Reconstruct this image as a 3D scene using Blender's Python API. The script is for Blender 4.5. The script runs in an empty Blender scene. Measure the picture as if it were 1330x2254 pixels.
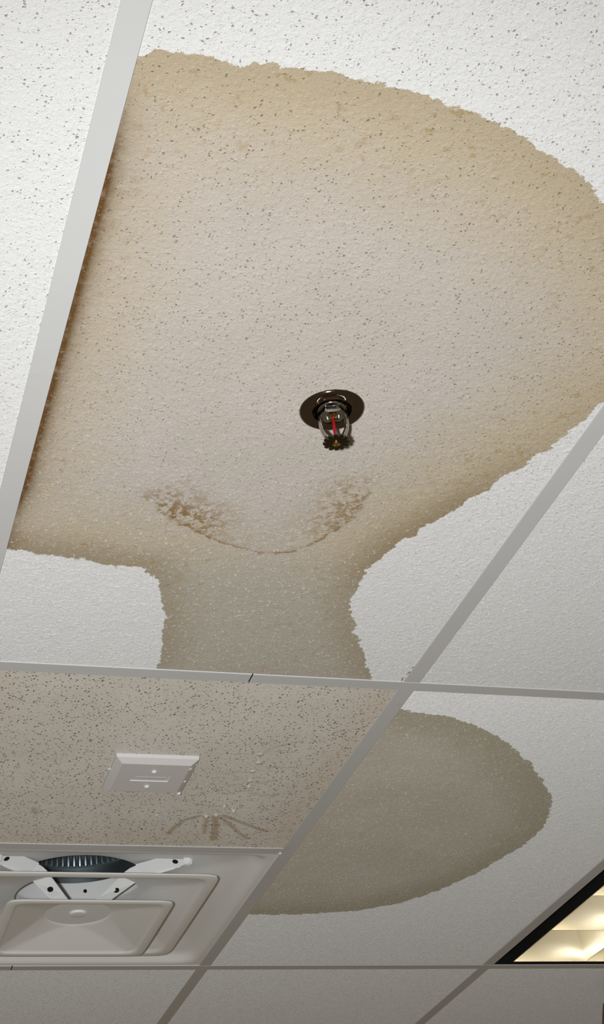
import bpy, bmesh, math, random
import numpy as np
from mathutils import Vector, Matrix

random.seed(7)
sc = bpy.context.scene
COL = sc.collection
ZC = 2.70                      # height of the underside of the ceiling grid

# ------------------------------------------------------------------ camera
FPX = 3579.308
PITCH, ROLL, YAW = 0.5714544000338218, -0.11336192677549303, 0.3502556798701193
def cam_rows():
    cy, sy = math.cos(YAW), math.sin(YAW)
    Rz = Matrix(((cy, -sy, 0), (sy, cy, 0), (0, 0, 1)))
    B0 = Matrix(((1, 0, 0), (0, 0, -1), (0, 1, 0)))
    cp, sp = math.cos(PITCH), math.sin(PITCH)
    P = Matrix(((1, 0, 0), (0, cp, sp), (0, -sp, cp)))
    cr, sr = math.cos(ROLL), math.sin(ROLL)
    Q = Matrix(((cr, -sr, 0), (sr, cr, 0), (0, 0, 1)))
    return Q @ P @ B0 @ Rz
RC = cam_rows()
CAM = Vector((-0.2075826, -1.8845174, -1.0102312))      # relative to the ceiling plane
cd = bpy.data.cameras.new('camera')
cam = bpy.data.objects.new('camera', cd)
COL.objects.link(cam)
cd.sensor_fit = 'VERTICAL'
cd.sensor_height = 36.0
cd.lens = FPX * 36.0 / 2254.0
cd.clip_start = 0.01
M3 = Matrix((RC[0], -RC[1], -RC[2])).transposed()
cam.matrix_world = Matrix.Translation(CAM + Vector((0, 0, ZC))) @ M3.to_4x4()
sc.camera = cam

# ------------------------------------------------------------------ world, lights, exposure
wd = bpy.data.worlds.new('world')
sc.world = wd
wd.use_nodes = True
bg = wd.node_tree.nodes['Background']
bg.inputs['Color'].default_value = (1.0, 0.78, 0.49, 1)
bg.inputs['Strength'].default_value = 0.102

fl = bpy.data.lights.new('camera_flash', 'SPOT')
fl.energy = 146
fl.shadow_soft_size = 0.03
fl.spot_size = math.radians(103)
fl.spot_blend = 1.0
fl.color = (0.975, 0.99, 1.0)
flo = bpy.data.objects.new('camera_flash', fl)
COL.objects.link(flo)
FLASH = CAM + M3 @ Vector((-0.12, 0.0, 0.0))
FAIM = Vector((1.2, 1.8, 0.0))
flo.matrix_world = Matrix.Translation(FLASH + Vector((0, 0, ZC))) @ (FAIM - FLASH).to_track_quat('-Z', 'Y').to_matrix().to_4x4()

sc.view_settings.view_transform = 'Standard'
sc.view_settings.look = 'None'
sc.view_settings.exposure = 0.0
sc.view_settings.gamma = 1.0
sc.view_settings.use_curve_mapping = False


# ------------------------------------------------------------------ helpers
def unproject(x, y, z=0.0):
    """pixel of the photograph -> point on the horizontal plane z (survey of the ceiling)"""
    d = RC.transposed() @ Vector(((x - 665) / FPX, (y - 1127) / FPX, 1.0))
    t = (z - CAM.z) / d.z
    return CAM + d * t

def unp2(pts, z=0.0):
    return [tuple(unproject(x, y, z))[:2] for x, y in pts]

class NT:
    """tiny shorthand for building node trees"""
    def __init__(self, name):
        self.m = bpy.data.materials.new(name)
        self.m.use_nodes = True
        self.t = self.m.node_tree
        self.b = self.t.nodes['Principled BSDF']
    def n(self, kind, **kw):
        nd = self.t.nodes.new(kind)
        for k, v in kw.items():
            setattr(nd, k, v)
        return nd
    def put(self, sock, v):
        if v is None:
            return
        if hasattr(v, 'is_output'):
            self.t.links.new(v, sock)
        elif isinstance(v, (tuple, list)):
            if len(v) == 3 and sock.type == 'RGBA':
                v = (*v, 1)
            sock.default_value = v
        else:
            sock.default_value = v
    def math(self, op, a, b=None, c=None, clamp=False):
        nd = self.n('ShaderNodeMath', operation=op, use_clamp=clamp)
        for i, v in enumerate((a, b, c)):
            self.put(nd.inputs[i], v)
        return nd.outputs[0]
    def vmath(self, op, a, b=None):
        nd = self.n('ShaderNodeVectorMath', operation=op)
        self.put(nd.inputs[0], a)
        if b is not None:
            self.put(nd.inputs['Scale'] if op == 'SCALE' else nd.inputs[1], b)
        return nd.outputs[0]
    def mix(self, f, a, b, blend='MIX'):
        nd = self.n('ShaderNodeMix', data_type='RGBA', blend_type=blend)
        self.put(nd.inputs[0], f)
        self.put(nd.inputs[6], a)
        self.put(nd.inputs[7], b)
        return nd.outputs[2]
    def ss(self, v, lo, hi):
        nd = self.n('ShaderNodeMapRange', interpolation_type='SMOOTHSTEP')
        self.put(nd.inputs[0], v)
        self.put(nd.inputs[1], lo)
        self.put(nd.inputs[2], hi)
        return nd.outputs[0]
    def noise(self, vec, scale, detail=2.0, rough=0.5, out=0):
        nd = self.n('ShaderNodeTexNoise')
        self.put(nd.inputs['Vector'], vec)
        self.put(nd.inputs['Scale'], scale)
        nd.inputs['Detail'].default_value = detail
        nd.inputs['Roughness'].default_value = rough
        return nd.outputs[out]
    def voro(self, vec, scale, feature='F1', rnd=1.0):
        nd = self.n('ShaderNodeTexVoronoi', feature=feature)
        self.put(nd.inputs['Vector'], vec)
        self.put(nd.inputs['Scale'], scale)
        nd.inputs['Randomness'].default_value = rnd
        return nd
    def attr(self, name):
        nd = self.n('ShaderNodeAttribute', attribute_name=name)
        return nd.outputs['Fac']
    def pos(self):
        return self.n('ShaderNodeNewGeometry').outputs['Position']
    def bump(self, h, strength=1.0, dist=1.0, normal=None):
        nd = self.n('ShaderNodeBump')
        nd.inputs['Strength'].default_value = strength
        nd.inputs['Distance'].default_value = dist
        self.put(nd.inputs['Height'], h)
        if normal is not None:
            self.put(nd.inputs['Normal'], normal)
        return nd.outputs[0]
    def set(self, **kw):
        for k, v in kw.items():
            self.put(self.b.inputs[k.replace('_', ' ')], v)

def mesh_obj(name, verts, faces, mat, parent=None, smooth=None, origin=None):
    me = bpy.data.meshes.new(name)
    if origin is not None:
        verts = [(v[0] - origin[0], v[1] - origin[1], v[2] - origin[2]) for v in verts]
    me.from_pydata([tuple(v) for v in verts], [], faces)
    me.materials.append(mat)
    ob = bpy.data.objects.new(name, me)
    COL.objects.link(ob)
    if origin is not None:
        ob.location = origin
    if parent:
        ob.parent = parent
    if smooth is not None:
        for p in me.polygons:
            p.use_smooth = True
        me.set_sharp_from_angle(angle=math.radians(smooth))
    return ob

def from_bm(name, bm, mat, parent=None, smooth=None, loc=None):
    bmesh.ops.remove_doubles(bm, verts=bm.verts, dist=1e-6)
    bmesh.ops.recalc_face_normals(bm, faces=bm.faces)
    me = bpy.data.meshes.new(name)
    bm.to_mesh(me)
    bm.free()
    me.materials.append(mat)
    ob = bpy.data.objects.new(name, me)
    COL.objects.link(ob)
    if parent:
        ob.parent = parent
    if loc is not None:
        ob.location = loc
    if smooth is not None:
        for p in me.polygons:
            p.use_smooth = True
        me.set_sharp_from_angle(angle=math.radians(smooth))
    return ob

def empty(name, loc, label=None, cat=None, group=None, kind=None):
    o = bpy.data.objects.new(name, None)
    o.empty_display_size = 0.05
    COL.objects.link(o)
    o.location = loc
    tag(o, label, cat, group, kind)
    return o

def tag(o, label=None, cat=None, group=None, kind=None):
    for k, v in (('label', label), ('category', cat), ('group', group), ('kind', kind)):
        if v:
            o[k] = v
    return o

def loft(rings, close_first=False, close_last=False, closed=True):
    """rings: lists of 3D points with equal length"""
    bm = bmesh.new()
    rows = [[bm.verts.new(p) for p in r] for r in rings]
    n = len(rows[0])
    for a, b in zip(rows[:-1], rows[1:]):
        for i in range(n if closed else n - 1):
            j = (i + 1) % n
            bm.faces.new((a[i], a[j], b[j], b[i]))
    if close_first:
        bm.faces.new(rows[0])
    if close_last:
        bm.faces.new(list(reversed(rows[-1])))
    return bm

def circle(r, z, n=48, c=(0, 0)):
    return [(c[0] + r * math.cos(2 * math.pi * i / n), c[1] + r * math.sin(2 * math.pi * i / n), z) for i in range(n)]

def lathe(profile, n=48, cap0=False, cap1=False):
    return loft([circle(max(r, 1e-5), z, n) for r, z in profile], cap0, cap1)

QN = 12
def rsquare(h, cr, z, hy=None):
    hy = h if hy is None else hy
    out = []
    for q, (sx, sy) in enumerate(((1, 1), (-1, 1), (-1, -1), (1, -1))):
        for k in range(QN + 1):
            a = math.pi / 2 * (q + k / QN)
            out.append((sx * (h - cr) + cr * math.cos(a), sy * (hy - cr) + cr * math.sin(a), z))
    return out
def rround(r, z):
    out = []
    for q in range(4):
        for k in range(QN + 1):
            a = math.pi / 2 * (q + k / QN)
            out.append((r * math.cos(a), r * math.sin(a), z))
    return out

def add_box(bm, x0, x1, y0, y1, z0, z1):
    vs = [bm.verts.new(p) for p in ((x0, y0, z0), (x1, y0, z0), (x1, y1, z0), (x0, y1, z0),
                                    (x0, y0, z1), (x1, y0, z1), (x1, y1, z1), (x0, y1, z1))]
    for f in ((3, 2, 1, 0), (4, 5, 6, 7), (0, 1, 5, 4), (1, 2, 6, 5), (2, 3, 7, 6), (3, 0, 4, 7)):
        bm.faces.new([vs[i] for i in f])

def tube(path, rad, n=10, flat=None):
    """rings swept along a path; rad may be a list; flat = (factor, axis) squeezes one direction"""
    rings = []
    pts = [Vector(p) for p in path]
    for i, p in enumerate(pts):
        d = (pts[min(i + 1, len(pts) - 1)] - pts[max(i - 1, 0)]).normalized()
        up = Vector((0, 1, 0)) if abs(d.y) < 0.9 else Vector((1, 0, 0))
        s = d.cross(up).normalized()
        u = s.cross(d).normalized()
        r = rad[i] if isinstance(rad, (list, tuple)) else rad
        fu = flat if flat else 1.0
        rings.append([p + s * (r * math.cos(2 * math.pi * k / n)) + u * (r * fu * math.sin(2 * math.pi * k / n)) for k in range(n)])
    return loft(rings, True, True)

# ------------------------------------------------------------------ materials
CLEAN = (0.77, 0.77, 0.76)

def tile_material(name, stain=None, relief=True):
    """painted mineral-fibre board with needle pits and paint nodules; stain picks the water marks"""
    g = NT(name)
    P = g.pos()
    warp = g.vmath('SCALE', g.vmath('SUBTRACT', g.noise(P, 330, 2, out=1), (0.5, 0.5, 0.5)), 0.0042)
    PW = g.vmath('ADD', P, warp)
    soaked = stain == 'soaked'
    # needle pits
    v = g.voro(PW, 235 if soaked else 255)
    sep = g.n('ShaderNodeSeparateColor')
    g.put(sep.inputs[0], v.outputs['Color'])
    rad = g.math('MULTIPLY_ADD', g.math('POWER', sep.outputs[0], 1.4 if soaked else 2.0), 0.29 if soaked else 0.27, 0.05 if soaked else 0.0)
    pit = g.ss(g.math('SUBTRACT', rad, v.outputs['Distance']), -0.06, 0.06)
    # pits fade with distance, imitating a low view that hides them; pale lumps strengthen
    sy = g.n('ShaderNodeSeparateXYZ')
    g.put(sy.inputs[0], P)
    far = g.ss(sy.outputs[1], -0.80, -0.15)
    if not soaked:
        pit = g.math('MULTIPLY', pit, g.math('MULTIPLY_ADD', far, -0.86, 1.0))
    v3 = g.voro(PW, 175)
    sep3 = g.n('ShaderNodeSeparateColor')
    g.put(sep3.inputs[0], v3.outputs['Color'])
    nod3 = g.math('MULTIPLY', g.math('MULTIPLY', g.ss(v3.outputs['Distance'], 0.42, 0.05), g.ss(sep3.outputs[1], 0.30, 0.55)), far)
    # nodules of paint
    v2 = g.voro(PW, 360)
    sep2 = g.n('ShaderNodeSeparateColor')
    g.put(sep2.inputs[0], v2.outputs['Color'])
    nod = g.math('MULTIPLY', g.ss(v2.outputs['Distance'], 0.40, 0.08), g.ss(sep2.outputs[1], 0.40, 0.80))
    fine = g.noise(PW, 620, 2, 0.55)
    wave = g.noise(P, 210, 2, 0.5)
    if relief:                       # the lumps are modelled; grain and lump tint are left to the material
        h = g.math('MULTIPLY_ADD', nod, 0.0005, g.math('MULTIPLY', fine, 0.0011))
        glint_tint = g.math('MAXIMUM', g.math('MULTIPLY', g.ss(g.attr('lump'), 0.0002, 0.0009), far), g.math('MULTIPLY', nod, 0.45))  # whiter paint on the lumps, also standing in for flash-lit faces
    else:
        h = g.math('MULTIPLY_ADD', nod, 0.0004 if soaked else 0.0007, g.math('MULTIPLY_ADD', fine, 0.0008, g.math('MULTIPLY', wave, 0.0011)))
        h = g.math('MULTIPLY_ADD', nod3, 0.0003 if soaked else 0.0008, h)
        glint_tint = g.math('MAXIMUM', nod, nod3)  # nodules tinted paler, partly in place of the flash catching them
    h = g.math('MULTIPLY_ADD', pit, -0.0011, h)
    nrm = g.bump(h, 1.0, 1.0)
    base = CLEAN
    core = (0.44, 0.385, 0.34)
    wet = None
    if not relief and not stain:
        base = g.mix(g.noise(P, 230, 2, 0.6), (0.66, 0.655, 0.64), (0.86, 0.855, 0.84))
    if stain:
        sd = g.attr('stain_distance')
        jag = g.math('SUBTRACT', g.noise(P, 150, 3, 0.65), 0.5)
        jag2 = g.math('SUBTRACT', g.noise(P, 45, 1, 0.5), 0.5)
        sdj = g.math('ADD', sd, g.math('MULTIPLY_ADD', jag, 0.014, g.math('MULTIPLY', jag2, 0.014)))
        wet = g.ss(sdj, -0.0005, 0.0005)
        big = g.noise(P, 9, 3, 0.55)
        mid = g.noise(P, 32, 3, 0.6)
        sm = g.noise(P, 85, 3, 0.65)
        if stain == 'large':
            c = g.mix(g.ss(big, 0.35, 0.7), (0.565, 0.515, 0.465), (0.54, 0.495, 0.44))
            # tan ground that deepens towards the margin
            edge = g.math('SUBTRACT', 1.0, g.ss(g.math('ADD', sd, g.math('MULTIPLY', g.math('SUBTRACT', mid, 0.5), 0.10)), 0.0, 0.19))
            c = g.mix(g.math('MULTIPLY', edge, 0.95), c, (0.545, 0.46, 0.32))
            # grey-green neck towards the main runner
            c = g.mix(g.attr('neck'), c, (0.485, 0.45, 0.38))
            # brown margin
            rim = g.math('MULTIPLY', g.math('SUBTRACT', 1.0, g.ss(sdj, -0.01, 0.065)), g.attr('rim_strength'))
            c = g.mix(g.math('MULTIPLY', rim, 0.75), c, (0.34, 0.265, 0.165))
            # speckled rust
            sp = g.math('MULTIPLY', g.ss(sm, 0.54, 0.68), g.ss(mid, 0.40, 0.60))
            c = g.mix(g.math('MULTIPLY', g.math('MULTIPLY', sp, edge), 0.75), c, (0.40, 0.28, 0.13))
            # rust along the runner
            ed = g.math('MULTIPLY', g.attr('runner_rust'), g.ss(sm, -0.1, 0.55))
            c = g.mix(ed, c, (0.14, 0.068, 0.018))
            # tide line with blotches on its inner side
            td = g.attr('tide_distance')
            ts = g.attr('tide_strength')
            tdj = g.math('ADD', td, g.math('MULTIPLY_ADD', g.math('SUBTRACT', sm, 0.5), 0.012, g.math('MULTIPLY', g.math('SUBTRACT', mid, 0.5), 0.012)))
            line = g.math('MULTIPLY', g.ss(tdj, -0.0015, 0.0005), g.math('SUBTRACT', 1.0, g.ss(tdj, 0.0005, 0.0050)))
            line = g.math('MULTIPLY', g.math('MULTIPLY', line, g.attr('tide_line')), g.ss(sm, 0.30, 0.58))
            blot = g.math('MULTIPLY', g.ss(tdj, -0.008, 0.004), g.math('SUBTRACT', 1.0, g.ss(tdj, 0.006, 0.085)))
            grit = g.noise(P, 190, 3, 0.65)
            blot = g.math('MULTIPLY', g.math('MULTIPLY', blot, ts), g.ss(g.math('MULTIPLY_ADD', grit, 0.5, g.math('MULTIPLY', sm, 0.5)), 0.44, 0.57))
            c = g.mix(g.math('MULTIPLY', blot, 0.95), c, (0.25, 0.14, 0.032))
            c = g.mix(g.math('MULTIPLY', line, 0.85), c, (0.26, 0.15, 0.05))
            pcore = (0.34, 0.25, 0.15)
        elif stain == 'side':
            c = g.mix(g.ss(big, 0.3, 0.7), (0.51, 0.47, 0.395), (0.475, 0.435, 0.355))
            rim = g.math('SUBTRACT', 1.0, g.ss(g.math('ADD', sdj, g.math('MULTIPLY', g.math('SUBTRACT', mid, 0.5), 0.05)), 0.0, 0.11))
            c = g.mix(g.math('MULTIPLY', rim, 0.9), c, (0.385, 0.35, 0.26))
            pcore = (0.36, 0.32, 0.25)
        else:
            c = g.mix(g.ss(big, 0.3, 0.7), (0.56, 0.52, 0.46), (0.525, 0.48, 0.42))
            c = g.mix(g.math('MULTIPLY', g.ss(sd, 0.14, 0.02), 0.30), c, (0.46, 0.36, 0.25))
            tr = g.math('ADD', g.attr('residue'), g.math('MULTIPLY', g.math('SUBTRACT', sm, 0.5), 0.9))
            c = g.mix(g.math('MULTIPLY', g.math('MULTIPLY', g.ss(tr, 0.3, 0.75), g.attr('residue')), 0.75), c, (0.30, 0.21, 0.105))
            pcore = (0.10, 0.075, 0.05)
        base = g.mix(wet, CLEAN, c)
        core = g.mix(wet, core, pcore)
    col = g.mix(g.math('MULTIPLY', pit, 0.9), g.mix(g.math('MULTIPLY', glint_tint, 0.12 if soaked else (0.45 if stain else 0.8)), base, (0.96, 0.95, 0.93)), core)
    g.set(Base_Color=col, Normal=nrm, Roughness=0.75, Diffuse_Roughness=1.0 if (not relief or stain == 'side') else 0.5)
    g.b.inputs['Specular IOR Level'].default_value = 0.15
    if wet is not None:
        g.put(g.b.inputs['Roughness'], g.math('MULTIPLY_ADD', wet, -0.38, 0.78))
        g.put(g.b.inputs['Specular IOR Level'], g.math('MULTIPLY_ADD', wet, 0.35, 0.15))
    return g.m

def paint(name, col, rough=0.4, spec=0.5, grain=0.0, diff=0.0):
    g = NT(name)
    P = g.pos()
    c = g.mix(g.noise(P, 6, 3), tuple(v * 0.96 for v in col), tuple(min(1, v * 1.03) for v in col))
    g.set(Base_Color=c, Roughness=rough)
    g.b.inputs['Specular IOR Level'].default_value = spec
    g.b.inputs['Diffuse Roughness'].default_value = diff
    if grain:
        g.set(Normal=g.bump(g.noise(P, 1500, 2), 1.0, grain))
    return g.m

def metal(name, col, rough=0.15, grain=0.0):
    g = NT(name)
    P = g.pos()
    c = g.mix(g.noise(P, 160, 2), tuple(v * 0.85 for v in col), col)
    g.set(Base_Color=c, Metallic=1.0, Roughness=g.math('MULTIPLY_ADD', g.noise(P, 300, 2), 0.08, rough - 0.03))
    if grain:
        g.set(Normal=g.bump(g.noise(P, 900, 2), 1.0, grain))
    return g.m

def plain(name, col, rough=0.6):
    g = NT(name)
    c = g.mix(g.noise(g.pos(), 40, 2), tuple(v * 0.9 for v in col), col)
    g.set(Base_Color=c, Roughness=rough)
    return g.m

M_TILE = tile_material('ceiling_board')
M_TILE_FAR = tile_material('ceiling_board_smooth', None, False)
M_TILE_BIG = tile_material('ceiling_board_large_stain', 'large')
M_TILE_WET = tile_material('ceiling_board_soaked', 'soaked', False)
M_TILE_SIDE = tile_material('ceiling_board_side_stain', 'side')

def tee_material():
    g = NT('white_grid_enamel')
    P = g.pos()
    c = g.mix(g.noise(P, 7, 3), (0.68, 0.685, 0.685), (0.735, 0.74, 0.74))
    dirt = g.math('MULTIPLY', g.ss(g.noise(P, 14, 4, 0.6), 0.60, 0.78), 0.35)
    c = g.mix(dirt, c, (0.60, 0.52, 0.44))
    g.set(Base_Color=c, Roughness=0.45)
    g.b.inputs['Specular IOR Level'].default_value = 0.3
    return g.m
M_TEE = tee_material()
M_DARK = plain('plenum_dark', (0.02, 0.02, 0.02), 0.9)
M_DIFF = paint('diffuser_enamel', (0.94, 0.94, 0.925), 0.5, 0.3, 0.0, 0.05)
M_DIFFARM = paint('bracket_enamel', (0.92, 0.93, 0.92), 0.4, 0.35, 0.0, 0.45)
M_PLASTIC = paint('white_plastic', (0.84, 0.83, 0.825), 0.3, 0.5, 0.0, 0.0)
M_CHROME = metal('chrome', (0.62, 0.61, 0.58), 0.14)
M_ESC = metal('chrome_dark_reflection', (0.26, 0.21, 0.17), 0.10)  # chrome darkened so its colour holds the dark room's reflection
M_DEFL = metal('deflector_dark_reflection', (0.13, 0.11, 0.085), 0.22)  # chrome toned near black in place of the dark room mirrored in it
M_BRASS = metal('brass', (0.62, 0.45, 0.16), 0.18)
M_GALV = metal('galvanised_steel', (0.42, 0.49, 0.52), 0.40, 0.0003)
M_SCREW = metal('screw_steel', (0.75, 0.75, 0.76), 0.22)
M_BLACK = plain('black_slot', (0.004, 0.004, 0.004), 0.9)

def glass(name, col, ior, rough=0.0):
    g = NT(name)
    c = g.mix(g.noise(g.pos(), 200, 1), col, tuple(min(1, v * 1.02) for v in col))
    g.set(Base_Color=c, Roughness=rough, IOR=ior, Transmission_Weight=1.0)
    return g.m
def water(name, col, body):
    """clear drop: mostly see-through, with a shiny skin and a little cloudy body"""
    g = NT(name)
    c = g.mix(g.noise(g.pos(), 200, 1), col, tuple(min(1, v * 1.03) for v in col))
    g.set(Base_Color=c, Roughness=0.14, IOR=1.33)
    g.b.inputs['Specular IOR Level'].default_value = 1.0
    tr = g.n('ShaderNodeBsdfTransparent')
    g.put(tr.inputs[0], tuple(0.5 + 0.5 * v for v in col))
    mx = g.n('ShaderNodeMixShader')
    lw = g.n('ShaderNodeFresnel')
    lw.inputs['IOR'].default_value = 1.33
    g.put(mx.inputs[0], g.math('ADD', lw.outputs[0], body, clamp=True))
    g.put(mx.inputs[1], tr.outputs[0])
    g.put(mx.inputs[2], g.b.outputs[0])
    g.put(g.t.nodes['Material Output'].inputs[0], mx.outputs[0])
    return g.m
M_WATER = water('water', (1.0, 1.0, 0.99), 0.75)
M_WATER_TAN = water('tea_coloured_water', (1.0, 0.95, 0.76), 0.58)
M_BULB = glass('red_glass', (0.42, 0.012, 0.02), 1.45, 0.05)
M_BULB.node_tree.nodes['Principled BSDF'].inputs['Transmission Weight'].default_value = 0.35

# ------------------------------------------------------------------ the ceiling
S = 0.6096
TW = 0.0236
ceil = empty('ceiling', (0, 0, ZC), 'suspended ceiling of white speckled panels in a metal grid, stained by a leak', None, None, 'structure')

def sdf_poly(px, py, poly):
    """signed distance (inside positive) of points to a closed polygon"""
    best = np.full(px.shape, 1e9)
    inside = np.zeros(px.shape, bool)
    n = len(poly)
    for i in range(n):
        ax, ay = poly[i]
        bx, by = poly[(i + 1) % n]
        dx, dy = bx - ax, by - ay
        L = dx * dx + dy * dy + 1e-12
        t = np.clip(((px - ax) * dx + (py - ay) * dy) / L, 0, 1)
        best = np.minimum(best, np.hypot(px - ax - t * dx, py - ay - t * dy))
        cond = (ay > py) != (by > py)
        xin = ax + (py - ay) * dx / (dy if abs(dy) > 1e-12 else 1e-12)
        inside ^= cond & (px < xin)
    return np.where(inside, best, -best)

def dist_line(px, py, line):
    best = np.full(px.shape, 1e9)
    side = np.zeros(px.shape)
    par = np.zeros(px.shape)
    tot = len(line) - 1
    for i in range(tot):
        ax, ay = line[i]
        bx, by = line[i + 1]
        dx, dy = bx - ax, by - ay
        L = dx * dx + dy * dy + 1e-12
        t = np.clip(((px - ax) * dx + (py - ay) * dy) / L, 0, 1)
        d = np.hypot(px - ax - t * dx, py - ay - t * dy)
        m = d < best
        cr = dx * (py - ay) - dy * (px - ax)
        side = np.where(m, np.sign(cr), side)
        par = np.where(m, (i + t) / tot, par)
        best = np.where(m, d, best)
    return best, side, par

TZ = 0.0019
def lumps(xs, ys, area, seed, density=74000.0):
    """height field of paint lumps and orange peel, in metres below the board's face"""
    rg = np.random.RandomState(seed)
    X, Y = np.meshgrid(xs, ys)
    H = np.zeros(X.shape)
    x0, x1, y0, y1 = area
    n = int(density * (x1 - x0) * (y1 - y0))
    px = rg.uniform(x0, x1, n)
    py = rg.uniform(y0, y1, n)
    rr = 0.0008 + 0.0008 * rg.rand(n) ** 1.8
    hh = rr * rg.uniform(0.25, 0.90, n)
    el = rg.uniform(0.75, 1.35, n)
    ci = np.searchsorted(xs, px)
    cj = np.searchsorted(ys, py)
    for dj in range(-2, 3):
        for di in range(-2, 3):
            a = np.clip(ci + di, 0, len(xs) - 1)
            b = np.clip(cj + dj, 0, len(ys) - 1)
            d2 = ((xs[a] - px) / (rr * el)) ** 2 + ((ys[b] - py) / rr) ** 2
            v = hh * np.clip(1 - d2, 0, None)
            np.maximum.at(H, (b, a), v)
    # orange peel: soft random field of about 5 mm grain
    nx, ny = int((x1 - x0) / 0.0045) + 2, int((y1 - y0) / 0.0045) + 2
    G = rg.rand(ny + 1, nx + 1)
    u = np.clip((X - x0) / 0.0045, 0, nx - 1e-6)
    v = np.clip((Y - y0) / 0.0045, 0, ny - 1e-6)
    iu, iv = u.astype(int), v.astype(int)
    fu, fv = u - iu, v - iv
    fu = fu * fu * (3 - 2 * fu)
    fv = fv * fv * (3 - 2 * fv)
    peel = (G[iv, iu] * (1 - fu) + G[iv, iu + 1] * fu) * (1 - fv) + (G[iv + 1, iu] * (1 - fu) + G[iv + 1, iu + 1] * fu) * fv
    inside = (X > x0) & (X < x1) & (Y > y0) & (Y < y1)
    return np.where(inside, H, 0), np.where(inside, peel * 0.0004, 0)

def axis(a, b, res, fine=None):
    if res is None:
        return np.linspace(a, b, 9)
    if fine is None:
        return np.linspace(a, b, max(2, int((b - a) / res)) + 1)
    f0, f1 = max(a, fine[0]), min(b, fine[1])
    parts = []
    if f0 > a + 1e-6:
        parts.append(np.linspace(a, f0, max(2, int((f0 - a) / 0.02)) + 1)[:-1])
    parts.append(np.linspace(f0, f1, max(2, int((f1 - f0) / res)) + 1))
    if f1 < b - 1e-6:
        parts.append(np.linspace(f1, b, max(2, int((b - f1) / 0.02)) + 1)[1:])
    return np.concatenate(parts)

def panel(x0, x1, y0, y1, mat, res=None, fields=None, edge=None, label=None, hole=None, relief=None, finex=None, finey=None):
    """one lay-in board, resting on the flanges; bottom face at TZ"""
    g = 0.0035
    bx0, bx1, by0, by1 = x0, x1, y0, y1
    x0 += g; x1 -= g; y0 += g; y1 -= g
    xs = axis(x0, x1, res, finex)
    ys = axis(y0, y1, res, finey)
    nx, ny = len(xs) - 1, len(ys) - 1
    X, Y = np.meshgrid(xs, ys)
    Z = np.full(X.shape, TZ)
    L = np.zeros(X.shape)
    if relief is not None:
        m = TW / 2 + 0.0012
        area = (max(bx0 + m, (finex or (-9, 9))[0]), min(bx1 - m, (finex or (-9, 9))[1]), max(by0 + m, (finey or (-9, 9))[0]), min(by1 - m, (finey or (-9, 9))[1]))
        L, peel = lumps(xs, ys, area, relief)
        Z = Z - L - peel + 0.0003
    if edge is not None:
        X = edge(X, Y)
    nb = X.size
    V = np.stack([X.ravel(), Y.ravel(), Z.ravel()], 1)
    idx = np.arange(nb).reshape(ny + 1, nx + 1)
    quads = np.stack([idx[:-1, :-1], idx[1:, :-1], idx[1:, 1:], idx[:-1, 1:]], -1).reshape(-1, 4)
    if hole is not None:
        cxq = 0.5 * (X[:-1, :-1] + X[1:, 1:]).ravel()
        cyq = 0.5 * (Y[:-1, :-1] + Y[1:, 1:]).ravel()
        quads = quads[np.hypot(cxq - hole[0], cyq - hole[1]) > hole[2]]
    # rim lifted to the board's thickness, and a back
    ring = np.concatenate([idx[0, :], idx[1:, -1], idx[-1, -2::-1], idx[-2:0:-1, 0]])
    top = V[ring].copy()
    top[:, 2] = TZ + 0.016
    m = len(ring)
    k = np.arange(m)
    k2 = (k + 1) % m
    rim = np.stack([ring[k], ring[k2], nb + k2, nb + k], 1)
    allq = np.concatenate([quads, rim])
    V = np.concatenate([V, top])
    c = np.array([(x0 + x1) / 2, (y0 + y1) / 2, TZ])
    me = bpy.data.meshes.new('ceiling_panel')
    me.vertices.add(len(V))
    me.vertices.foreach_set('co', (V - c).astype(np.float32).ravel())
    nq = len(allq)
    back = (nb + k)[::-1] if hole is None else np.zeros(0, int)
    loops = np.concatenate([allq.ravel(), back])
    me.loops.add(len(loops))
    me.loops.foreach_set('vertex_index', loops.astype(np.int32))
    npoly = nq + (1 if len(back) else 0)
    me.polygons.add(npoly)
    starts = np.arange(nq) * 4
    if len(back):
        starts = np.append(starts, nq * 4)
    me.polygons.foreach_set('loop_start', starts.astype(np.int32))
    sm = np.zeros(npoly, bool)
    if relief is not None:
        sm[:len(quads)] = True
    me.update(calc_edges=True)
    me.polygons.foreach_set('use_smooth', sm)
    me.materials.append(mat)
    ob = bpy.data.objects.new('ceiling_panel', me)
    COL.objects.link(ob)
    ob.location = c
    ob.parent = ceil
    data = dict(fields(V[:, 0], V[:, 1])) if fields else {}
    if relief is not None:
        data['lump'] = np.concatenate([L.ravel(), np.zeros(m)])
    for kk, arr in data.items():
        a = me.attributes.new(kk, 'FLOAT', 'POINT')
        a.data.foreach_set('value', np.ascontiguousarray(arr, dtype=np.float32))
    if label:
        ob['label'] = label
    return ob

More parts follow.
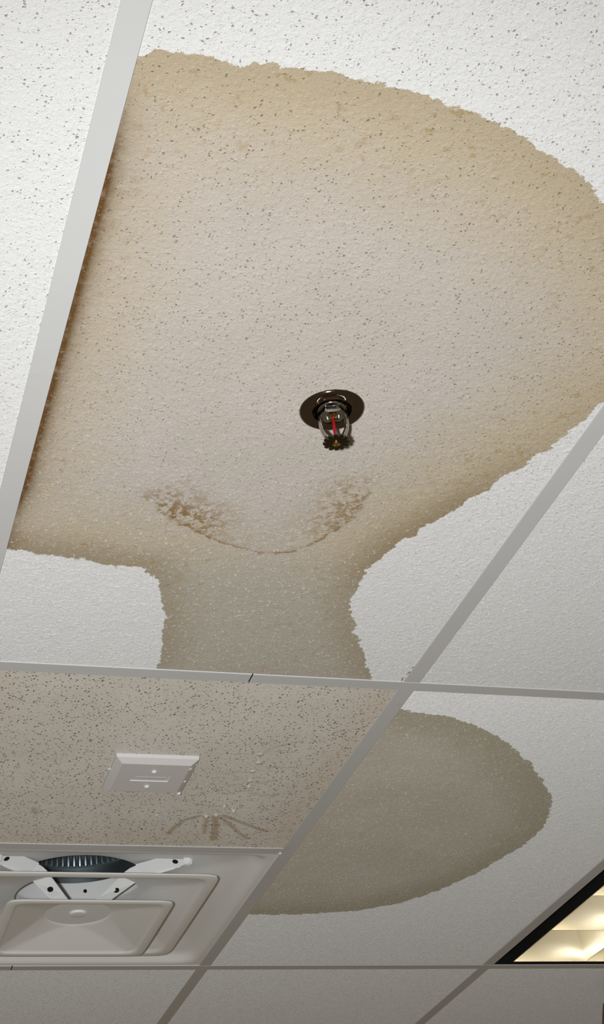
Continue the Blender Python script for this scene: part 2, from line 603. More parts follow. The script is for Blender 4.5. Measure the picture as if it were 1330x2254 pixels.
# --- survey of the water marks (traced on the photograph, laid out on the boards)
BIG_TOP = [(300, 124), (330, 120), (380, 119), (415, 124), (470, 128), (490, 138), (540, 146), (600, 146), (640, 150),
           (700, 162), (760, 170), (830, 185), (880, 200), (940, 213), (1000, 237), (1060, 260), (1110, 283), (1160, 305),
           (1200, 335), (1240, 365), (1275, 385), (1300, 415), (1330, 452)]
BIG_RIGHT = [(1318, 897), (1300, 915), (1280, 933), (1256, 948), (1230, 975), (1215, 990), (1180, 1005), (1150, 1030),
             (1110, 1050), (1080, 1078), (1040, 1098), (1010, 1118), (980, 1138), (940, 1160), (900, 1185), (880, 1195),
             (860, 1215), (835, 1235), (810, 1255), (800, 1275), (785, 1300), (778, 1325), (775, 1350), (783, 1375),
             (782, 1395), (795, 1420), (803, 1450), (815, 1488), (822, 1520)]
BIG_LEFT = [(338, 1500), (345, 1470), (350, 1455), (355, 1430), (358, 1400), (362, 1370), (360, 1340), (352, 1310), (350, 1290),
            (335, 1270), (320, 1256), (295, 1252), (250, 1248), (215, 1243), (180, 1232), (150, 1232), (110, 1226),
            (75, 1222), (40, 1214), (10, 1210)]
top = unp2(BIG_TOP)
right = unp2(BIG_RIGHT)
left = unp2(BIG_LEFT)
rx, ry = top[-1]
qx, qy = right[0]
over = []
for k in range(1, 8):                 # rounded shoulder outside the picture, touching the right runner
    t = k / 8
    bx = (1 - t) * rx + t * qx + 0.30 * t * (1 - t)
    over.append((min(bx, 0.63), (1 - t) * ry + t * qy))
BIG = top + over + right + left + [(-0.05, left[-1][1] - 0.002), (-0.05, top[0][1])]
TIDE = unp2([(300, 1085), (335, 1112), (365, 1138), (400, 1155), (430, 1172), (460, 1188), (490, 1198), (520, 1208), (560, 1217), (600, 1222),
             (640, 1217), (680, 1205), (715, 1187), (745, 1165), (775, 1142), (798, 1112), (815, 1082), (838, 1045)])
TIDE_W = [0.35, 0.8, 1.0, 1.0, 0.8, 0.45, 0.25, 0.15, 0.12, 0.12, 0.12, 0.15, 0.35, 0.6, 0.75, 0.8, 0.7, 0.3]
SIDE = unp2([(860, 1560), (885, 1566), (930, 1572), (990, 1580), (1040, 1595), (1080, 1615), (1120, 1640), (1150, 1665), (1180, 1700),
             (1200, 1730), (1215, 1757), (1213, 1785), (1200, 1818), (1175, 1845), (1150, 1865), (1100, 1895), (1050, 1925),
             (990, 1952), (940, 1972), (880, 1990), (800, 2005), (740, 2010), (680, 2014), (610, 2016), (545, 2014), (500, 2012)])
SIDE = SIDE + [(0.5, SIDE[-1][1]), (0.5, SIDE[0][1])]

def sstep(v, a, b):
    t = np.clip((v - a) / (b - a), 0, 1)
    return t * t * (3 - 2 * t)

def big_fields(X, Y):
    sd = sdf_poly(X, Y, BIG)
    d, s, par = dist_line(X, Y, TIDE)
    ts = np.interp(par, np.linspace(0, 1, len(TIDE_W)), TIDE_W)
    # the ends of the curve fade out
    ends = np.clip(np.minimum(par, 1 - par) / 0.03, 0, 1)
    dx = np.maximum(X - TW / 2, 0)
    along = sstep(Y, -1.03, -0.86) * (1 - 0.6 * sstep(Y, -0.42, -0.34))
    rust = np.clip(1.25 * np.exp(-(dx / 0.0085) ** 1.2), 0, 1) * along + 0.28 * np.exp(-dx / 0.022) * along
    neck = 0.95 * sstep(Y, -0.36, -0.22)
    rim = sstep(Y, -0.62, -0.42) * (1 - 0.55 * sstep(Y, -0.34, -0.2)) + 0.25
    # rim only where the margin is a real edge of wetting, not at the runner
    return {'stain_distance': sd, 'tide_distance': -d * s, 'tide_strength': ts * ends, 'tide_line': sstep(par, 0.10, 0.22) * (1 - sstep(par, 0.76, 0.88)),
            'runner_rust': np.clip(rust, 0, 1), 'neck': neck, 'rim_strength': rim}

def side_fields(X, Y):
    return {'stain_distance': sdf_poly(X, Y, SIDE)}

TRAILS = [([(440, 1798), (405, 1808), (385, 1822), (372, 1838)], 5.0, 0.9), ([(455, 1803), (452, 1820), (450, 1836)], 5, 0.8),
          ([(473, 1800), (475, 1820), (470, 1850)], 7, 0.95), ([(485, 1803), (510, 1820), (530, 1838), (545, 1848)], 6, 0.8),
          ([(490, 1797), (520, 1808), (555, 1822), (588, 1832)], 5, 0.85),
          ([(450, 1660), (540, 1662)], 3, 0.5), ([(575, 1662), (610, 1646), (665, 1634)], 4, 0.6), ([(605, 1622), (580, 1648)], 5, 0.5),
          ([(520, 1701), (560, 1701)], 4, 0.6), ([(578, 1690), (655, 1693)], 4, 0.6), ([(515, 1719), (545, 1714)], 4, 0.55),
          ([(545, 1722), (580, 1726), (620, 1717)], 4, 0.65), ([(490, 1729), (545, 1735)], 4, 0.55), ([(490, 1749), (520, 1745), (555, 1742)], 4, 0.6),
          ([(548, 1749), (580, 1752), (610, 1753)], 5, 0.65), ([(425, 1771), (460, 1777), (500, 1777)], 4, 0.65),
          ([(72, 1782), (80, 1790)], 9, 0.7), ([(100, 1712), (106, 1716)], 6, 0.5), ([(535, 1625), (545, 1640)], 7, 0.4)]
def wet_fields(X, Y):
    res = np.zeros(X.shape)
    for pts, w, s in TRAILS:
        d, _, _ = dist_line(X, Y, unp2(pts))
        wm = 1.25 * w / 1250.0
        res = np.maximum(res, s * np.exp(-(d / wm) ** 2 * 0.6))
    sd = np.minimum(np.minimum(X, S - X), np.minimum(Y + 0.25, S - Y)) + 0.02
    return {'stain_distance': sd, 'residue': res}

_rng = np.random.RandomState(3)
_ekn = _rng.rand(400)
def chipped(X, Y):
    """the right-hand edge of the big board is crumbled back near the corner"""
    w = np.clip((Y + 0.11) / 0.09, 0, 1)
    k = np.interp(Y, np.linspace(-0.3, 0.05, 400), np.convolve(_ekn, np.ones(3) / 3, 'same'))
    back = np.where(Y > -0.3, 0.0100 * w + (k - 0.45) * 0.017 * (0.55 + 0.45 * w), 0)
    t = np.clip((X - 0.575) / (0.6061 - 0.575), 0, 1)
    return X - np.clip(back, 0, 1) * t

panel(0, S, -2 * S, 0, M_TILE_BIG, 0.0014, big_fields, chipped, 'white board with a large brown water stain around the sprinkler', (0.3075, -0.6013, 0.029), 11)
panel(0, S, 0, S, M_TILE_WET, 0.003, wet_fields, None, 'soaked brownish board with dark pits and the cover plate')
panel(S, 2 * S, 0, 2 * S, M_TILE_SIDE, 0.0015, side_fields, None, 'white board with a half-oval grey brown stain', None, 12)
panel(S, 2 * S, -2 * S, 0, M_TILE, 0.0016, None, None, None, None, 13)
panel(-S, 0, -2 * S, 0, M_TILE, 0.0016, None, None, None, None, 14)
for (x0, x1, y0, y1) in [(2 * S, 3 * S, -2 * S, 0), (-S, 0, 0, 2 * S),
                         (-S, 0, 2 * S, 4 * S), (0, S, 2 * S, 4 * S), (S, 2 * S, 2 * S, 4 * S), (2 * S, 3 * S, 2 * S, 4 * S), (3 * S, 4 * S, 2 * S, 4 * S),
                         (3 * S, 4 * S, 0, 2 * S), (3 * S, 4 * S, -2 * S, 0),
                         (-S, 0, -4 * S, -2 * S), (0, S, -4 * S, -2 * S), (S, 2 * S, -4 * S, -2 * S), (2 * S, 3 * S, -4 * S, -2 * S)]:
    panel(x0, x1, y0, y1, M_TILE_FAR)

# --- grid
def tee_bm(L, w=TW, flange=0.0017):
    """inverted tee along +X from 0 to L: flange with softened edges, web and bulb"""
    b = 0.0003
    h = w / 2
    prof = [(-h + b, 0), (h - b, 0), (h, b), (h, flange), (0.0006, flange), (0.0006, 0.034), (0.003, 0.034), (0.003, 0.040),
            (-0.003, 0.040), (-0.003, 0.034), (-0.0006, 0.034), (-0.0006, flange), (-h, flange), (-h, b)]
    bm = bmesh.new()
    a = [bm.verts.new((0, y, z)) for y, z in prof]
    c = [bm.verts.new((L, y, z)) for y, z in prof]
    n = len(prof)
    for i in range(n):
        j = (i + 1) % n
        bm.faces.new((a[i], a[j], c[j], c[i]))
    bm.faces.new(a)
    bm.faces.new(list(reversed(c)))
    return bm
def main_tee(y, x0, x1, label):
    o = from_bm('main_tee', tee_bm(x1 - x0), M_TEE, ceil, None, (x0, y, 0))
    o['label'] = label
    return o
def cross_tee(x, y0, y1, label=None, dz=0.0004):
    o = from_bm('cross_tee', tee_bm(y1 - y0), M_TEE, ceil, None, (x, y0, dz))
    o.rotation_euler = (0, 0, math.pi / 2)
    if label:
        o['label'] = label
    return o
JG = 0.0010
main_tee(0, -S, 0.3797 - JG, 'long white runner left of its joint')
main_tee(0, 0.3797 + JG, 4 * S, 'long white runner right of its joint')
main_tee(2 * S, -S, 0.2298 - JG, 'far runner left of its joint')
main_tee(2 * S, 0.2298 + JG, 4 * S, 'far runner below the diffuser and lamp')
main_tee(-2 * S, -S, 4 * S, 'runner nearest the camera')
main_tee(4 * S, -S, 4 * S, 'runner farthest from the camera')
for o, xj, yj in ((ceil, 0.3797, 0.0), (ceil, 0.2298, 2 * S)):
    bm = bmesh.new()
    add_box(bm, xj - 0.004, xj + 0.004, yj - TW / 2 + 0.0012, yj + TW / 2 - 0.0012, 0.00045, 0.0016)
    from_bm('joint_shade', bm, M_BLACK, ceil)  # black filler in the joint gap, painted in for its shadow line
e = TW / 2
for x in (0, S, 2 * S, 3 * S):
    cross_tee(x, -2 * S + e, -e)
    cross_tee(x, e, 2 * S - e)
    cross_tee(x, 2 * S + e, 4 * S - e)
    cross_tee(x, -4 * S + e, -2 * S - e)
o = from_bm('cross_tee', tee_bm(S - 2 * e), M_TEE, ceil, None, (e, S, 0.0004))
o['label'] = 'short cross runner between soaked board and diffuser'

# --- unseen slab above the ceiling void, added to keep ambient light out
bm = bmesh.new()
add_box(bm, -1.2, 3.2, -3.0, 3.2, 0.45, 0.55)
tr = from_bm('blocking_slab_1', bm, M_DARK, None, None, (0, 0, ZC))
tag(tr, 'unseen dark slab above the ceiling void, added to block light', None, None, 'structure')

# ------------------------------------------------------------------ sprinkler head
SX, SY = 0.3075, -0.6013
spr = empty('sprinkler_head', (SX, SY, ZC + TZ), 'chrome pendent sprinkler head with red bulb in the stained ceiling board', 'sprinkler')
from_bm('escutcheon', lathe([(0.0345, -0.0001), (0.0347, -0.0010), (0.0340, -0.0024), (0.0325, -0.0036), (0.0300, -0.0044), (0.0225, -0.0030),
                             (0.0215, -0.0036), (0.0208, -0.0030), (0.0202, 0.004), (0.0197, 0.018), (0.0090, 0.020)], 72), M_ESC, spr, 35)
ang = math.radians(-16.5)
def rot(p):
    return (p[0] * math.cos(ang) - p[1] * math.sin(ang), p[0] * math.sin(ang) + p[1] * math.cos(ang), p[2])
def flatted(r, z, lim, n=64):
    """circle with two wrench flats"""
    out = []
    for i in range(n):
        a = 2 * math.pi * i / n
        out.append(rot((r * math.cos(a), max(-lim, min(lim, r * math.sin(a))), z)))
    return out
from_bm('body', loft([flatted(0.0095, 0.020, 0.02), flatted(0.0100, 0.003, 0.02), flatted(0.0128, 0.0015, 0.0105), flatted(0.0132, -0.0005, 0.0105), flatted(0.0132, -0.0085, 0.0105),
                      flatted(0.0122, -0.0098, 0.0098), flatted(0.0098, -0.0102, 0.0092), flatted(0.0082, -0.0096, 0.0082), flatted(0.0074, -0.0050, 0.0074), flatted(0.0005, -0.0040, 0.01)]), M_CHROME, spr, 35)
ringp = []
for i in range(13):
    a = 2 * math.pi * i / 12
    ringp.append((0.0142 + 0.0015 * math.cos(a), -0.0010 + 0.0015 * math.sin(a)))
from_bm('shoulder_ring', lathe(ringp, 48), M_CHROME, spr, 60)
for s in (-1, 1):
    pth = [(0.0122, -0.003), (0.0133, -0.0085), (0.0137, -0.0150), (0.0134, -0.0215), (0.0122, -0.0275), (0.0098, -0.0335), (0.0068, -0.0385), (0.0030, -0.0412)]
    o = from_bm('frame_arm', tube([rot((s * r, 0, z)) for r, z in pth], [0.0026, 0.0024, 0.0023, 0.0023, 0.0025, 0.0028, 0.0029, 0.0026], 12, 1.35), M_CHROME, spr, 60)
from_bm('bulb', lathe([(0.0004, -0.0085), (0.0011, -0.0105), (0.0016, -0.0140), (0.0019, -0.0210), (0.0019, -0.0300), (0.0014, -0.0340), (0.0005, -0.0360)], 20, True, True), M_BULB, spr, 60)
from_bm('bulb_seat', lathe([(0.0040, -0.0050), (0.0040, -0.0085), (0.0026, -0.0095), (0.0020, -0.0095)], 24, True, True), M_BRASS, spr, 40)
from_bm('frame_nut', lathe([(0.0018, -0.0348), (0.0030, -0.0370), (0.0048, -0.0400), (0.0052, -0.0427), (0.0040, -0.0436)], 24, True, True), M_CHROME, spr, 40)
# toothed deflector
NT_ = 12
outer = []
for k in range(NT_):
    a0 = 2 * math.pi * k / NT_
    w = 2 * math.pi / NT_
    slot = 0.0110 if k % 3 else 0.0098
    for fr, r in ((0.0, 0.0135), (0.16, 0.0140), (0.34, 0.0141), (0.52, 0.0140), (0.66, 0.0135), (0.69, slot), (0.95, slot), (0.98, 0.0134)):
        outer.append((a0 + fr * w, r))
def dz(r):
    return -0.0434 + 0.0012 * (r / 0.0138) ** 2
rings = []
for z_off, inner in ((0, True), (0, False), (-0.0012, False), (-0.0012, True)):
    rings.append([((0.003 if inner else r) * math.cos(a), (0.003 if inner else r) * math.sin(a), dz(0.003 if inner else r) + z_off) for a, r in outer])
bm = loft(rings + [rings[0]])
from_bm('deflector', bm, M_DEFL, spr, 30)
from_bm('deflector_screw', lathe([(0.0042, -0.0440), (0.0042, -0.0456), (0.0034, -0.0464), (0.0026, -0.0464), (0.0022, -0.0450), (0.0006, -0.0448)], 28, True, True), M_BRASS, spr, 40)

# ------------------------------------------------------------------ air diffuser
DX, DY = 0.3048, 0.9144
dif = empty('air_diffuser', (DX, DY, ZC), 'white square ceiling air diffuser with stacked cones and a round duct', 'diffuser')
F = 0.3025
NA = 144
def sq(h, n, z):
    """square ring with softened corners, sampled by angle"""
    out = []
    for i in range(NA):
        a = 2 * math.pi * i / NA
        c, d = math.cos(a), math.sin(a)
        k = h / (abs(c) ** n + abs(d) ** n) ** (1.0 / n)
        out.append((k * c, k * d, z))
    return out
def pressed(hi, n, zl, rd, zd, steps=18):
    """pressed sheet between a square edge (hi, zl) and a round edge (rd, zd): four flat sides cut by a cone"""
    rings = []
    rc = hi * 1.33
    for t in range(steps + 1):
        f = t / steps
        ring = []
        for i in range(NA):
            a = 2 * math.pi * i / NA
            c, d = math.cos(a), math.sin(a)
            k = hi / (abs(c) ** n + abs(d) ** n) ** (1.0 / n)
            rho = k + (rd - k) * f
            x, y = rho * c, rho * d
            pyr = zl + (zd - zl) * (hi - max(abs(x), abs(y))) / (hi - rd)
            con = zd - (zd - zl) * (rho - rd) / (rc - rd)
            ring.append((x, y, max(zl, min(pyr, con, zd))))
        rings.append(ring)
    return rings
def cring(rad, z):
    return [(rad * math.cos(2 * math.pi * i / NA), rad * math.sin(2 * math.pi * i / NA), z) for i in range(NA)]
from_bm('outer_pan', loft([sq(F, 60, 0.006), sq(F, 60, 0.0019), sq(F - 0.018, 30, 0.0016), sq(F - 0.022, 24, 0.0026), sq(F - 0.026, 22, 0.0055),
                           sq(F - 0.031, 20, 0.0110), sq(F - 0.036, 18, 0.0150)] + pressed(F - 0.040, 16, 0.0170, 0.150, 0.0565) +
                          [cring(0.128, 0.0600), cring(0.1215, 0.0615), cring(0.119, 0.0640)]), M_DIFF, dif, 28)
from_bm('neck_collar', loft([circle(0.1190, 0.0635, 64), circle(0.1185, 0.070, 64), circle(0.1180, 0.105, 64)]), M_DIFFARM, dif, 40)
from_bm('duct_collar', loft([circle(0.1170, 0.100, 64), circle(0.1165, 0.129, 64), circle(0.1120, 0.1315, 64)]), M_GALV, dif, 40)
NC = 64
rings = []
for z, amp in ((0.1300, 0.0), (0.1325, 0.002), (0.150, 0.003), (0.230, 0.003)):
    rings.append([((0.1115 + (amp if (k % 4) < 2 else -amp)) * math.cos(2 * math.pi * k / (NC * 4)), (0.1115 + (amp if (k % 4) < 2 else -amp)) * math.sin(2 * math.pi * k / (NC * 4)), z) for k in range(NC * 4)])
from_bm('crimped_duct', loft(rings, False, True), M_GALV, dif, 40)
# middle cone: rolled lip, square to round
from_bm('middle_cone', loft([cring(0.113, 0.0345), sq(0.190, 14, 0.0010), sq(0.2095, 20, -0.0040), sq(0.2117, 20, -0.0056), sq(0.2113, 20, -0.0072), sq(0.2095, 20, -0.0080),
                             sq(0.1960, 18, -0.0080), sq(0.1930, 17, -0.0072)] + pressed(0.1900, 16, -0.0040, 0.112, 0.0330) + [cring(0.113, 0.0345)]), M_DIFF, dif, 28)
# inner cone
inn = from_bm('inner_cone', loft([cring(0.060, 0.0022), sq(0.126, 14, -0.0235), sq(0.1425, 18, -0.0270), sq(0.1445, 18, -0.0288), sq(0.1441, 18, -0.0302), sq(0.1425, 18, -0.0310),
                                  sq(0.1310, 16, -0.0310), sq(0.1285, 16, -0.0302)] + pressed(0.1260, 15, -0.0272, 0.0605, -0.0004) + [cring(0.0590, 0.0008), cring(0.0001, 0.0008)]), M_DIFF, dif, 28)
from_bm('centre_button', lathe([(0.0150, 0.0010), (0.0150, -0.0020), (0.0142, -0.0030), (0.0125, -0.0034), (0.0003, -0.0036)], 40), M_DIFF, inn, 30)
# brackets
def strip(path, widths, thick=0.0014, tilt=0.0):
    """sheet strip along local +x (r, z) with given half-widths"""
    rows = []
    for (r, z), w in zip(path, widths):
        dzt = tilt * w * min(1.0, max(0.0, (r - 0.055) / 0.03))
        rows.append([(r, -w, z - dzt), (r, w, z + dzt), (r, w, z + thick + dzt), (r, -w, z + thick - dzt)])
    return loft(rows, True, True)
for q in range(4):
    a = math.pi / 4 + q * math.pi / 2
    path = [(0.046, 0.0065), (0.058, 0.0120), (0.112, 0.0370), (0.122, 0.0415), (0.135, 0.0440), (0.1351, 0.0440), (0.200, 0.0425), (0.2105, 0.0420), (0.2107, 0.0420), (0.2240, 0.0412), (0.2325, 0.0400)]
    wid = [0.014, 0.014, 0.014, 0.013, 0.012, 0.0145, 0.0145, 0.0145, 0.012, 0.011, 0.008]
    tl = -0.65 * math.cos(a)
    br = from_bm('bracket', strip(path, wid, 0.0014, tl), M_DIFFARM, dif, None)
    br.rotation_euler = (0, 0, a)
    # folded stiffening flange, slot holes and end clip
    bm = bmesh.new()
    sg = 1 if math.cos(a) > 0 else -1
    y0f, y1f = sorted((sg * 0.0120, sg * 0.0150))
    add_box(bm, 0.137, 0.198, y0f, y1f, 0.0350, 0.0372)
    from_bm('flange', bm, M_DIFFARM, br)
    for r, z in ((0.208, 0.0421), (0.083, 0.0228)):
        bm = lathe([(0.0052, -0.0020 if r < 0.1 else -0.0004), (0.0052, 0.0019)], 20, True, True)
        hz = from_bm('hole', bm, M_BLACK, br, None, (r, 0, z))
        hz.rotation_euler = (math.atan(tl), -math.atan2(0.026, 0.054) if r < 0.1 else 0, 0)
    bm = bmesh.new()
    add_box(bm, 0.228, 0.240, -0.0065, 0.0065, 0.030, 0.0435)
    bmesh.ops.bevel(bm, geom=bm.edges[:], offset=0.002, segments=2, affect='EDGES')
    from_bm('end_clip', bm, M_DIFFARM, br, 40)
from_bm('collar_screw', lathe([(0.0035, 0.0), (0.0035, 0.0012), (0.001, 0.0016)], 16, False, True), M_BLACK, dif, 40, (0.035, 0.1120, 0.0835)).rotation_euler = (math.pi / 2, 0, 0)

# ------------------------------------------------------------------ cover plate
PX, PY = 0.3072, 0.3120
pl = empty('cover_plate', (PX, PY, ZC + TZ), 'white square plastic cover plate with sloping edge beaded with water', 'cover plate')
def rect(hx, hy, z, cr=0.001):
    return rsquare(hx, cr, z, hy)
from_bm('cover', loft([rect(0.0622, 0.0600, 0.0), rect(0.0620, 0.0598, -0.0045), rect(0.0616, 0.0594, -0.0052), rect(0.0520, 0.0490, -0.0108), rect(0.0513, 0.0483, -0.0110),
                       rect(0.0290, 0.0105, -0.0110, 0.0006), rect(0.0282, 0.0097, -0.0098, 0.0006), rect(0.0001, 0.0001, -0.0098, 0.00005)], False, False), M_PLASTIC, pl, 9)
# moulded lettering plate (too small to read) as a raised band of tiny marks
M_MARK = paint('moulded_marks', (0.74, 0.70, 0.68), 0.4, 0.4)
bm = bmesh.new()
x = -0.022
while x < 0.0215:
    w = random.uniform(0.0012, 0.0024)
    add_box(bm, x, x + w, -0.0028, 0.0022, -0.0103, -0.0097)
    x += w + 0.0009
o = from_bm('moulded_lettering', bm, M_MARK, pl)
o['kind'] = 'stuff'
for (dx, dy) in ((0.0010, -0.0245), (0.0010, 0.0285)):
    sc_ = from_bm('screw', lathe([(0.0040, -0.0108), (0.0040, -0.0120), (0.0034, -0.0134), (0.0020, -0.0142), (0.0002, -0.0145)], 24), M_PLASTIC, pl, 40, (dx, dy, 0))

# ------------------------------------------------------------------ light fixture
LX0, LX1, LY0, LY1 = 2 * S, 3 * S, 0.0, 2 * S
lt = empty('light_fixture', (2.5 * S, S, ZC), 'recessed fluorescent light with curved aluminium louver cells and black edge slot', 'light fixture')
def lbox(name, x0, x1, y0, y1, z0, z1, mat, par=lt):
    bm = bmesh.new()
    add_box(bm, x0 - 2.5 * S, x1 - 2.5 * S, y0 - S, y1 - S, z0, z1)
    return from_bm(name, bm, mat, par)
CX0, CX1, CY0, CY1 = 1.2705, 1.7775, 0.030, 1.1905
# housing as a hollow tray (five plates kept thin)
M_HOUSE = paint('housing_white', (0.86, 0.84, 0.80), 0.5, 0.3)
bm = bmesh.new()
add_box(bm, LX0 + 0.004 - 2.5 * S, LX1 - 0.004 - 2.5 * S, LY0 + 0.004 - S, LY1 - 0.004 - S, 0.150, 0.154)
for (a, b, c, d) in ((CX0 - 0.002, CX0, CY0, CY1), (CX1, CX1 + 0.002, CY0, CY1), (CX0 - 0.002, CX1 + 0.002, CY0 - 0.002, CY0), (CX0 - 0.002, CX1 + 0.002, CY1, CY1 + 0.002)):
    add_box(bm, a - 2.5 * S, b - 2.5 * S, c - S, d - S, 0.075, 0.150)
from_bm('housing', bm, M_HOUSE, lt)
bm = bmesh.new()
for (a, b, c, d) in ((LX0 + 0.004, LX0 + 0.006, LY0 + 0.004, LY1 - 0.004), (LX1 - 0.006, LX1 - 0.004, LY0 + 0.004, LY1 - 0.004),
                     (LX0 + 0.004, LX1 - 0.004, LY0 + 0.004, LY0 + 0.006), (LX0 + 0.004, LX1 - 0.004, LY1 - 0.006, LY1 - 0.004)):
    add_box(bm, a - 2.5 * S, b - 2.5 * S, c - S, d - S, 0.0022, 0.150)
add_box(bm, LX0 + 0.004 - 2.5 * S, CX0 - 0.003 - 2.5 * S, LY0 + 0.004 - S, LY1 - 0.004 - S, 0.060, 0.062)
add_box(bm, CX1 + 0.003 - 2.5 * S, LX1 - 0.004 - 2.5 * S, LY0 + 0.004 - S, LY1 - 0.004 - S, 0.060, 0.062)
for (a, b, c, d) in ((CX0 - 0.0026, CX0 - 0.0012, CY0 - 0.004, CY1 + 0.004), (CX1 + 0.0012, CX1 + 0.0026, CY0 - 0.004, CY1 + 0.004),
                     (CX0, CX1, CY0 - 0.0026, CY0 - 0.0012), (CX0, CX1, CY1 + 0.0012, CY1 + 0.0026)):
    add_box(bm, a - 2.5 * S, b - 2.5 * S, c - S, d - S, 0.0018, 0.0745)
from_bm('air_slot', bm, M_BLACK, lt)
M_LOUV = NT('louver_aluminium')
P = M_LOUV.pos()
M_LOUV.set(Base_Color=M_LOUV.mix(M_LOUV.noise(P, 5, 1), (0.90, 0.84, 0.68), (0.93, 0.90, 0.80)), Metallic=0.8, Roughness=0.36)
M_LOUV = M_LOUV.m
def wedge(L, half_top, top, bot=0.002, sides=(1, 1)):
    """parabolic blade along +x: sharp lower edge, widening upwards"""
    prof = []
    n = 8
    for k in range(n + 1):
        t = k / n
        prof.append((0.0009 + (half_top - 0.0009) * t ** 1.8, bot + (top - bot) * t))
    pts = [(-y if sides[0] else -0.0009, z) for y, z in reversed(prof)] + [(y if sides[1] else 0.0009, z) for y, z in prof]
    return loft([[(0, y, z) for y, z in pts], [(L, y, z) for y, z in pts]], True, True)
nyc, nxc = 6, 3
for k in range(nyc + 1):
    y = CY0 + (CY1 - CY0) * k / nyc
    o = from_bm('cross_blade', wedge(CX1 - CX0, 0.030, 0.072, 0.002, (k > 0, k < nyc)), M_LOUV, lt, 60, (CX0 - 2.5 * S, y - S, 0))
for k in range(nxc + 1):
    x = CX0 + (CX1 - CX0) * k / nxc
    o = from_bm('long_blade', wedge(CY1 - CY0, 0.030, 0.072, 0.002, (k < nxc, k > 0)), M_LOUV, lt, 60, (x - 2.5 * S, CY0 - S, 0))
    o.rotation_euler = (0, 0, math.pi / 2)
g = NT('fluorescent_tube')
g.set(Base_Color=(0.9, 0.9, 0.9), Emission_Color=(1.0, 0.90, 0.70, 1), Emission_Strength=10.0)
M_TUBE = g.m
for k in range(nxc):
    x = CX0 + (CX1 - CX0) * (k + 0.5) / nxc
    bm = loft([[(p[0], LY0 + 0.05 - S, p[1] + 0.108) for p in ((0.016 * math.cos(2 * math.pi * i / 20), 0.016 * math.sin(2 * math.pi * i / 20)) for i in range(20))],
               [(p[0], LY1 - 0.05 - S, p[1] + 0.108) for p in ((0.016 * math.cos(2 * math.pi * i / 20), 0.016 * math.sin(2 * math.pi * i / 20)) for i in range(20))]], True, True)
    from_bm('tube', bm, M_TUBE, lt, 40, (x - 2.5 * S, 0, 0))

# ------------------------------------------------------------------ water drops
def drop_bm(r, hang):
    prof = []
    n = 9
    for k in range(n + 1):
        a = math.pi / 2 * k / n
        prof.append((max(r * math.cos(a) ** 0.85, 1e-5), -hang * math.sin(a)))
    return lathe(prof, 22, True, False)
def drop(px, py, r, z, label, hang=None, mat=None, group=None):
    p = unproject(px, py, z - (hang or r) * 0.6)
    o = from_bm('water_drop', drop_bm(r, hang or r * 0.95), mat or M_WATER, None, 60, (p.x, p.y, ZC + z))
    tag(o, label, 'water drop', group)
    return o
GP = 'water drops on the cover plate'
GB = 'water drops hanging from the soaked board'
zb = TZ - 0.0072
drop(418, 1693, 0.0042, TZ - 0.0075, 'largest water drop on right sloping edge of white cover plate', 0.0042, None, GP)
drop(406, 1721, 0.0030, TZ - 0.0075, 'small water drop halfway along right sloping edge of white cover plate', None, None, GP)
drop(394, 1748, 0.0036, TZ - 0.0060, 'water drop hanging off far right corner of white cover plate', 0.0046, None, GP)
drop(249, 1741, 0.0034, TZ - 0.0055, 'water drop on far left corner of white cover plate', None, None, GP)
drop(248, 1731, 0.0026, TZ - 0.0080, 'tiny water drop beside the far left corner drop of white cover plate', None, None, GP)
drop(241, 1694, 0.0022, TZ - 0.0040, 'tiny water drop on left sloping edge of white cover plate', None, None, GP)
drop(433, 1684, 0.0016, TZ - 0.0040, 'tiniest water drop near right front corner of white cover plate', None, None, GP)
drop(573, 1662, 0.0052, TZ, 'flat tan drop farthest from the diffuser on soaked board', 0.0022, M_WATER_TAN, GB)
drop(569, 1681, 0.0052, TZ, 'second flat tan drop towards the diffuser on soaked board', 0.0022, M_WATER_TAN, GB)
drop(556, 1700, 0.0052, TZ, 'third flat tan drop towards the diffuser on soaked board', 0.0022, M_WATER_TAN, GB)
drop(550, 1721, 0.0052, TZ, 'fourth flat tan drop towards the diffuser on soaked board', 0.0022, M_WATER_TAN, GB)
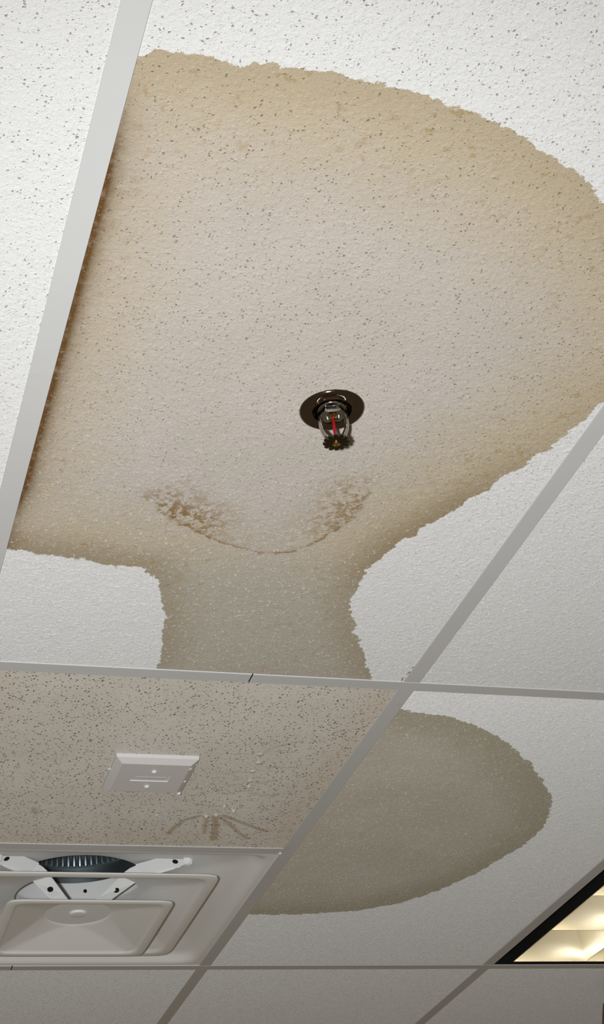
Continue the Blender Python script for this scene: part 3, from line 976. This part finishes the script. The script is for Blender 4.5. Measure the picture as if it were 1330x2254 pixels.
drop(548, 1733, 0.0036, TZ, 'shiny drop below the column of flat tan drops', 0.0036, M_WATER_TAN, GB)
drop(494, 1777, 0.0036, TZ, 'shiny drop at the end of a thin brown trail', 0.0034, M_WATER_TAN, GB)
drop(514, 1787, 0.0042, TZ, 'biggest shiny drop above the fan of brown trails', 0.0046, M_WATER_TAN, GB)
drop(476, 1796, 0.0040, TZ, 'shiny drop in the middle of the fan of brown trails', 0.0036, M_WATER_TAN, GB)
drop(454, 1799, 0.0038, TZ, 'shiny drop left of the middle in the fan of brown trails', 0.0040, M_WATER_TAN, GB)
drop(345, 1795, 0.0018, TZ, 'tiny drop alone left of the brown trails', 0.0018, M_WATER, GB)
drop(617, 1880, 0.0030, 0.0, 'clear drop at the runner corner above the diffuser', 0.0028, M_WATER, None)

# ------------------------------------------------------------------ dark hanging board at the lower right
zt = -0.030
A = unproject(1327.5, 2208.5, zt)
B = unproject(1324.3, 2256, zt - 0.075)
ed = (B - A)
hb = empty('hanging_board', (A.x, A.y, ZC + A.z), 'dark grey hanging board with pale edge at lower right corner of the picture', 'board')
ux = Vector((1, 0.05, 0)).normalized()
nrm = ux.cross(ed).normalized() * 0.008
M_BOARD = plain('dark_grey_board', (0.055, 0.055, 0.058), 0.5)
M_EDGE = paint('pale_edge', (0.60, 0.56, 0.58), 0.4)
def slab(o0, u, v, n):
    bm = bmesh.new()
    vs = [bm.verts.new(o0 + a * u + b * v + c * n) for c in (0, 1) for b in (0, 1) for a in (0, 1)]
    for f in ((0, 1, 3, 2), (4, 6, 7, 5), (0, 4, 5, 1), (2, 3, 7, 6), (0, 2, 6, 4), (1, 5, 7, 3)):
        bm.faces.new([vs[i] for i in f])
    return bm
from_bm('board_face', slab(ux * 0.0013, ux * 0.30, ed * 1.6, nrm), M_BOARD, hb)
from_bm('edge_strip', slab(Vector((0, 0, 0)), ux * 0.0013, ed * 1.6, nrm), M_EDGE, hb)
for k in (0.06, 0.24):
    q = ux * k + nrm * 0.5
    from_bm('wire', tube([q, q + Vector((0, 0, -zt + TZ))], 0.0008, 8), M_SCREW, hb)
